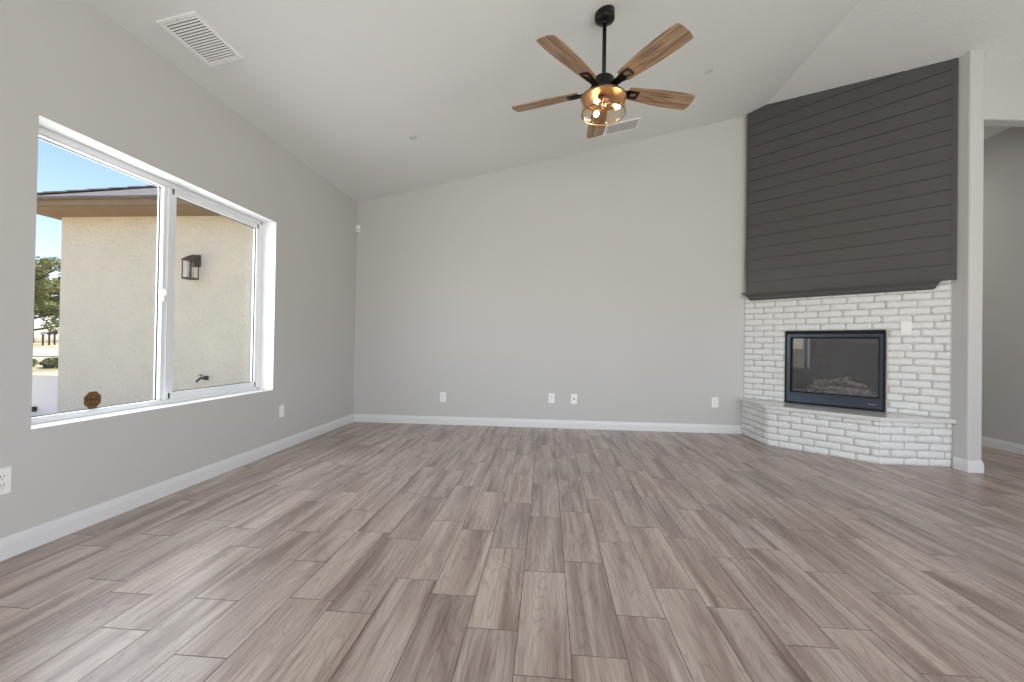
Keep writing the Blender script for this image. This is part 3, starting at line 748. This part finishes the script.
for i in range(16):                      # shingle courses on the slope facing the window
    yy = ey-.02+i*.2; x = ex+max(0,i*.2)
    while x < XL-WT-.3:
        wd = random.uniform(.22,.40); z = zr+pc*(i*.2)
        box(bm, (x+wd/2, yy+.11, z+.022), (wd-.006,.24,.012+random.uniform(0,.006)), Matrix.Rotation(math.atan(pc)*.9,3,'X')); x += wd
gobj('shingles', bm, M['shingle'])
bm = B()
for i in range(22):
    t = i*.15; rot = Matrix.Rotation(PI/4,3,'Z') @ Matrix.Rotation(-math.atan(pc/math.sqrt(2))*.86,3,'Y')
    box(bm, (ex+t+.06, ey+t+.06, zr+pc*t+.026), (.24,.24,.016), rot)
gobj('hip_caps', bm, M['shingle'])

# wall lantern on the stucco
ln = thing('wall_lantern', (-4.835,SYW,2.215), 'dark bronze wall lantern on the stucco wall outside the window', 'lantern')
bm = B(); bx(bm, (-.057,-.022,-.020), (.057,0,.150), 0, .004); obj('back_plate', bm, M['bronze'], ln)
bm = B()
LX, LY = .022, -.135; h0, h1 = -.185, .045; s_ = .062
for sx in (-1,1):
    for sy_ in (-1,1): bx(bm, (LX+sx*s_-.005,LY+sy_*s_-.005,h0), (LX+sx*s_+.005,LY+sy_*s_+.005,h1))
bx(bm, (LX-.068,LY-.068,h0-.022), (LX+.068,LY+.068,h0), 0, .003)
def frustum(a_, b_, z0, z1):
    lo = [bm.verts.new((LX+x*a_,LY+y*a_,z0)) for x,y in ((-1,-1),(1,-1),(1,1),(-1,1))]; hi = [bm.verts.new((LX+x*b_,LY+y*b_,z1)) for x,y in ((-1,-1),(1,-1),(1,1),(-1,1))]
    bm.faces.new(lo); bm.faces.new(hi[::-1])
    for i in range(4): bm.faces.new((lo[i],hi[i],hi[(i+1)%4],lo[(i+1)%4]))
frustum(.074,.074,h1,h1+.012); frustum(.070,.020,h1+.012,h1+.065)
tube(bm, [(LX,LY,h1+.06),(LX,LY+.02,h1+.085),(LX,-.06,h1+.075),(0,-.015,h1+.05)], .008, 8)
obj('cage', bm, M['bronze'], ln)
bm = B(); lathe(bm, [(.040,h0+.004),(.040,h1-.01),(.037,h1-.01),(.037,h0+.004)], 24, (LX,LY,0), close=True); obj('glass', bm, M['lampglass'], ln, True)
# hose bib
hb = thing('hose_bib', (-4.665,SYW-.001,.675), 'small dark hose bib tap low on the stucco wall outside', 'tap')
bm = B(); box(bm, (0,-.006,0), (.075,.012,.055), None, 0, .004); tube(bm, [(0,-.004,0),(-.005,-.05,0),(-.02,-.085,-.006),(-.035,-.115,-.035),(-.037,-.118,-.055)], [.014,.014,.013,.013,.016], 10); obj('spout', bm, M['bronze'], hb, True)
bm = B(); tube(bm, [(-.015,-.07,.005),(-.018,-.074,.038)], .005, 8); lathe(bm, [(.024,.038),(.027,.043),(.024,.048)], 16, (-.018,-.074,0)); obj('handle', bm, M['bronze'], hb)

# low white garden wall with a small dark box
bm = B(); bx(bm, (-14.0,7.30,-.3), (CX,7.42,.47), 0, .01); bx(bm, (-14.0,7.28,.47), (CX,7.44,.50), 0, .008)
tag(obj('garden_wall', bm, M['fence']), 'low white garden wall outside, left of the stucco wing', 'garden wall')
ub_ = thing('utility_box', (-9.445,7.30,-.138), 'small dark box fixed low on the white garden wall', 'utility box')
bm = B(); bx(bm, (-.045,-.05,-.045), (.045,0,.045), 0, .006); obj('body', bm, M['gasket'], ub_)
bm = B(); bx(bm, (-.038,-.058,-.002), (.038,-.05,.036), 0, .003); obj('lid', bm, M['gasket'], ub_)

# terrain
def gz(x, y):
    d = math.hypot(x, y)/1.47
    pts = [(0,-.30),(10,-.30),(16,-.24),(25,0),(32,.22),(40,.50),(80,.95),(400,2.0)]
    for (a,za),(b,zb_) in zip(pts, pts[1:]):
        if d <= b: return za+(zb_-za)*(d-a)/(b-a)
    return 2.0
bm = B(); rad = [0,4,8,12,15,19,24,30,36,41,47,53,59,74,95,118,180,300]; seg = 96; prev = None
for r0 in rad[1:]:
    cur = [bm.verts.new((r0*math.cos(2*PI*k/seg), r0*math.sin(2*PI*k/seg), gz(r0,0)+random.uniform(-.015,.015)*(r0 > 12))) for k in range(seg)]
    if prev is None: bm.faces.new(cur)
    else:
        for k in range(seg): bm.faces.new((prev[k],cur[k],cur[(k+1)%seg],prev[(k+1)%seg]))
    prev = cur
struct('ground', bm, M['ground'])
bm = B(); prev = None
for k in range(60):
    a = math.radians(95+k*2.2); row = [bm.verts.new((rr*math.cos(a), rr*math.sin(a), gz(rr,0)+.04)) for rr in (38,42,46,50)]
    if prev:
        for j in range(3): bm.faces.new((prev[j],row[j],row[j+1],prev[j+1]))
    prev = row
struct('road', bm, M['road'])

def foliage(bm, c, r, n, sz, flat=.75):
    for i in range(n):
        v = Vector((random.gauss(0,1),random.gauss(0,1),random.gauss(0,1))).normalized()*r*random.uniform(.55,1.0)
        p = Vector(c)+Vector((v.x,v.y,v.z*flat)); q = Matrix.Rotation(random.uniform(0,2*PI),3,'Z') @ Matrix.Rotation(random.uniform(-1.2,1.2),3,'X')
        s = sz*random.uniform(.6,1.4)
        bm.faces.new([bm.verts.new(p+q@Vector(t)*s) for t in ((-1,-.35,0),(0,-.6,.1),(1,0,0),(0,.6,-.1),(-1,.35,0))])
def tree(x, y, h, label, seedv, m='leaf', spread=1.0):
    random.seed(seedv); z = gz(x,y)
    t = thing('tree', (x,y,z), label, 'tree')
    bm = B(); tube(bm, [(0,0,-.2),(.05,0,h*.25),(.0,.1,h*.55),(.1,.05,h*.85)], [h*.045,h*.035,h*.025,h*.008], 10)
    br = []
    for i in range(9):
        a = random.uniform(0,2*PI); zz = h*random.uniform(.14,.75); L = h*random.uniform(.22,.40)*spread
        e1 = Vector((math.cos(a)*L, math.sin(a)*L, zz+L*random.uniform(.2,.6))); tube(bm, [(0,0,zz),(e1.x*.5,e1.y*.5,(zz+e1.z)/2+.05),e1], [h*.016,h*.011,h*.004], 6); br.append(e1)
    obj('trunk', bm, M['bark'], t, True)
    bm = B()
    for e1 in br+[Vector((0,0,h*.9)),Vector((0,0,h*.7))]:
        for j in range(4):
            c_ = e1+Vector((random.gauss(0,1),random.gauss(0,1),random.gauss(0,.7)))*h*.09; foliage(bm, c_, h*random.uniform(.09,.14), 300, h*.016)
    obj('foliage', bm, M[m], t)
def atpx(px, d):   # a bearing from the room towards the small gap left of the wing
    k = -1.294+(px-35)*.00250; return k*d/1.1, d/1.1
x, y = atpx(27,46); tree(x, y, 8.6, 'olive green tree beyond the garden wall outside the window', 11, 'leaf', 1.35)
x, y = atpx(66,58); tree(x, y, 9.5, 'darker spreading tree farther back outside the window', 12, 'leafdark', 1.2)
x, y = atpx(2,66); tree(x, y, 11, 'leaning tree at the far left edge of the window view', 14, 'leaf', 1.1)
x, y = atpx(50,19)
random.seed(3); sh = thing('roadside_shrub', (x,y,gz(x,y)), 'low dark green shrub behind the white garden wall', 'shrub')
bm = B()
for j in range(9): foliage(bm, (random.uniform(-2.2,2.2), random.uniform(-.5,.5), .22), .34, 200, .06)
obj('foliage', bm, M['leafdark'], sh)
for j in range(8):
    bm = B(); a = random.uniform(-1,1); tube(bm, [(a*.8,0,-.02),(a*1.1,random.uniform(-.2,.2),.26)], [.012,.005], 5); obj('stem', bm, M['bark'], sh)
for px, d, m_, lb in ((42.0,38,'mailbox_grey','grey roadside mailbox on a wooden post, left of three'), (49,39,'mailbox','dark roadside mailbox on a wooden post, middle of three'), (55.0,40,'mailbox','dark roadside mailbox on a wooden post, right of three')):
    x, y = atpx(px,d); mb = thing('mailbox', (x,y,gz(x,y)), lb, 'mailbox', None, math.radians(60))
    bm = B(); bx(bm, (-.06,-.06,-.15), (.06,.06,.95)); bx(bm, (-.08,-.25,.93), (.08,.25,.97)); obj('post', bm, M['wooddark'], mb)
    bm = B(); pts = [(-.14,.97),(.14,.97),(.14,1.12)]+[(.14*math.cos(a),1.12+.12*math.sin(a)) for a in [PI*i/8 for i in range(1,8)]]+[(-.14,1.12)]
    prism(bm, [(x_,-.28,z_) for x_,z_ in pts], (0,.56,0)); obj('box', bm, M[m_], mb)
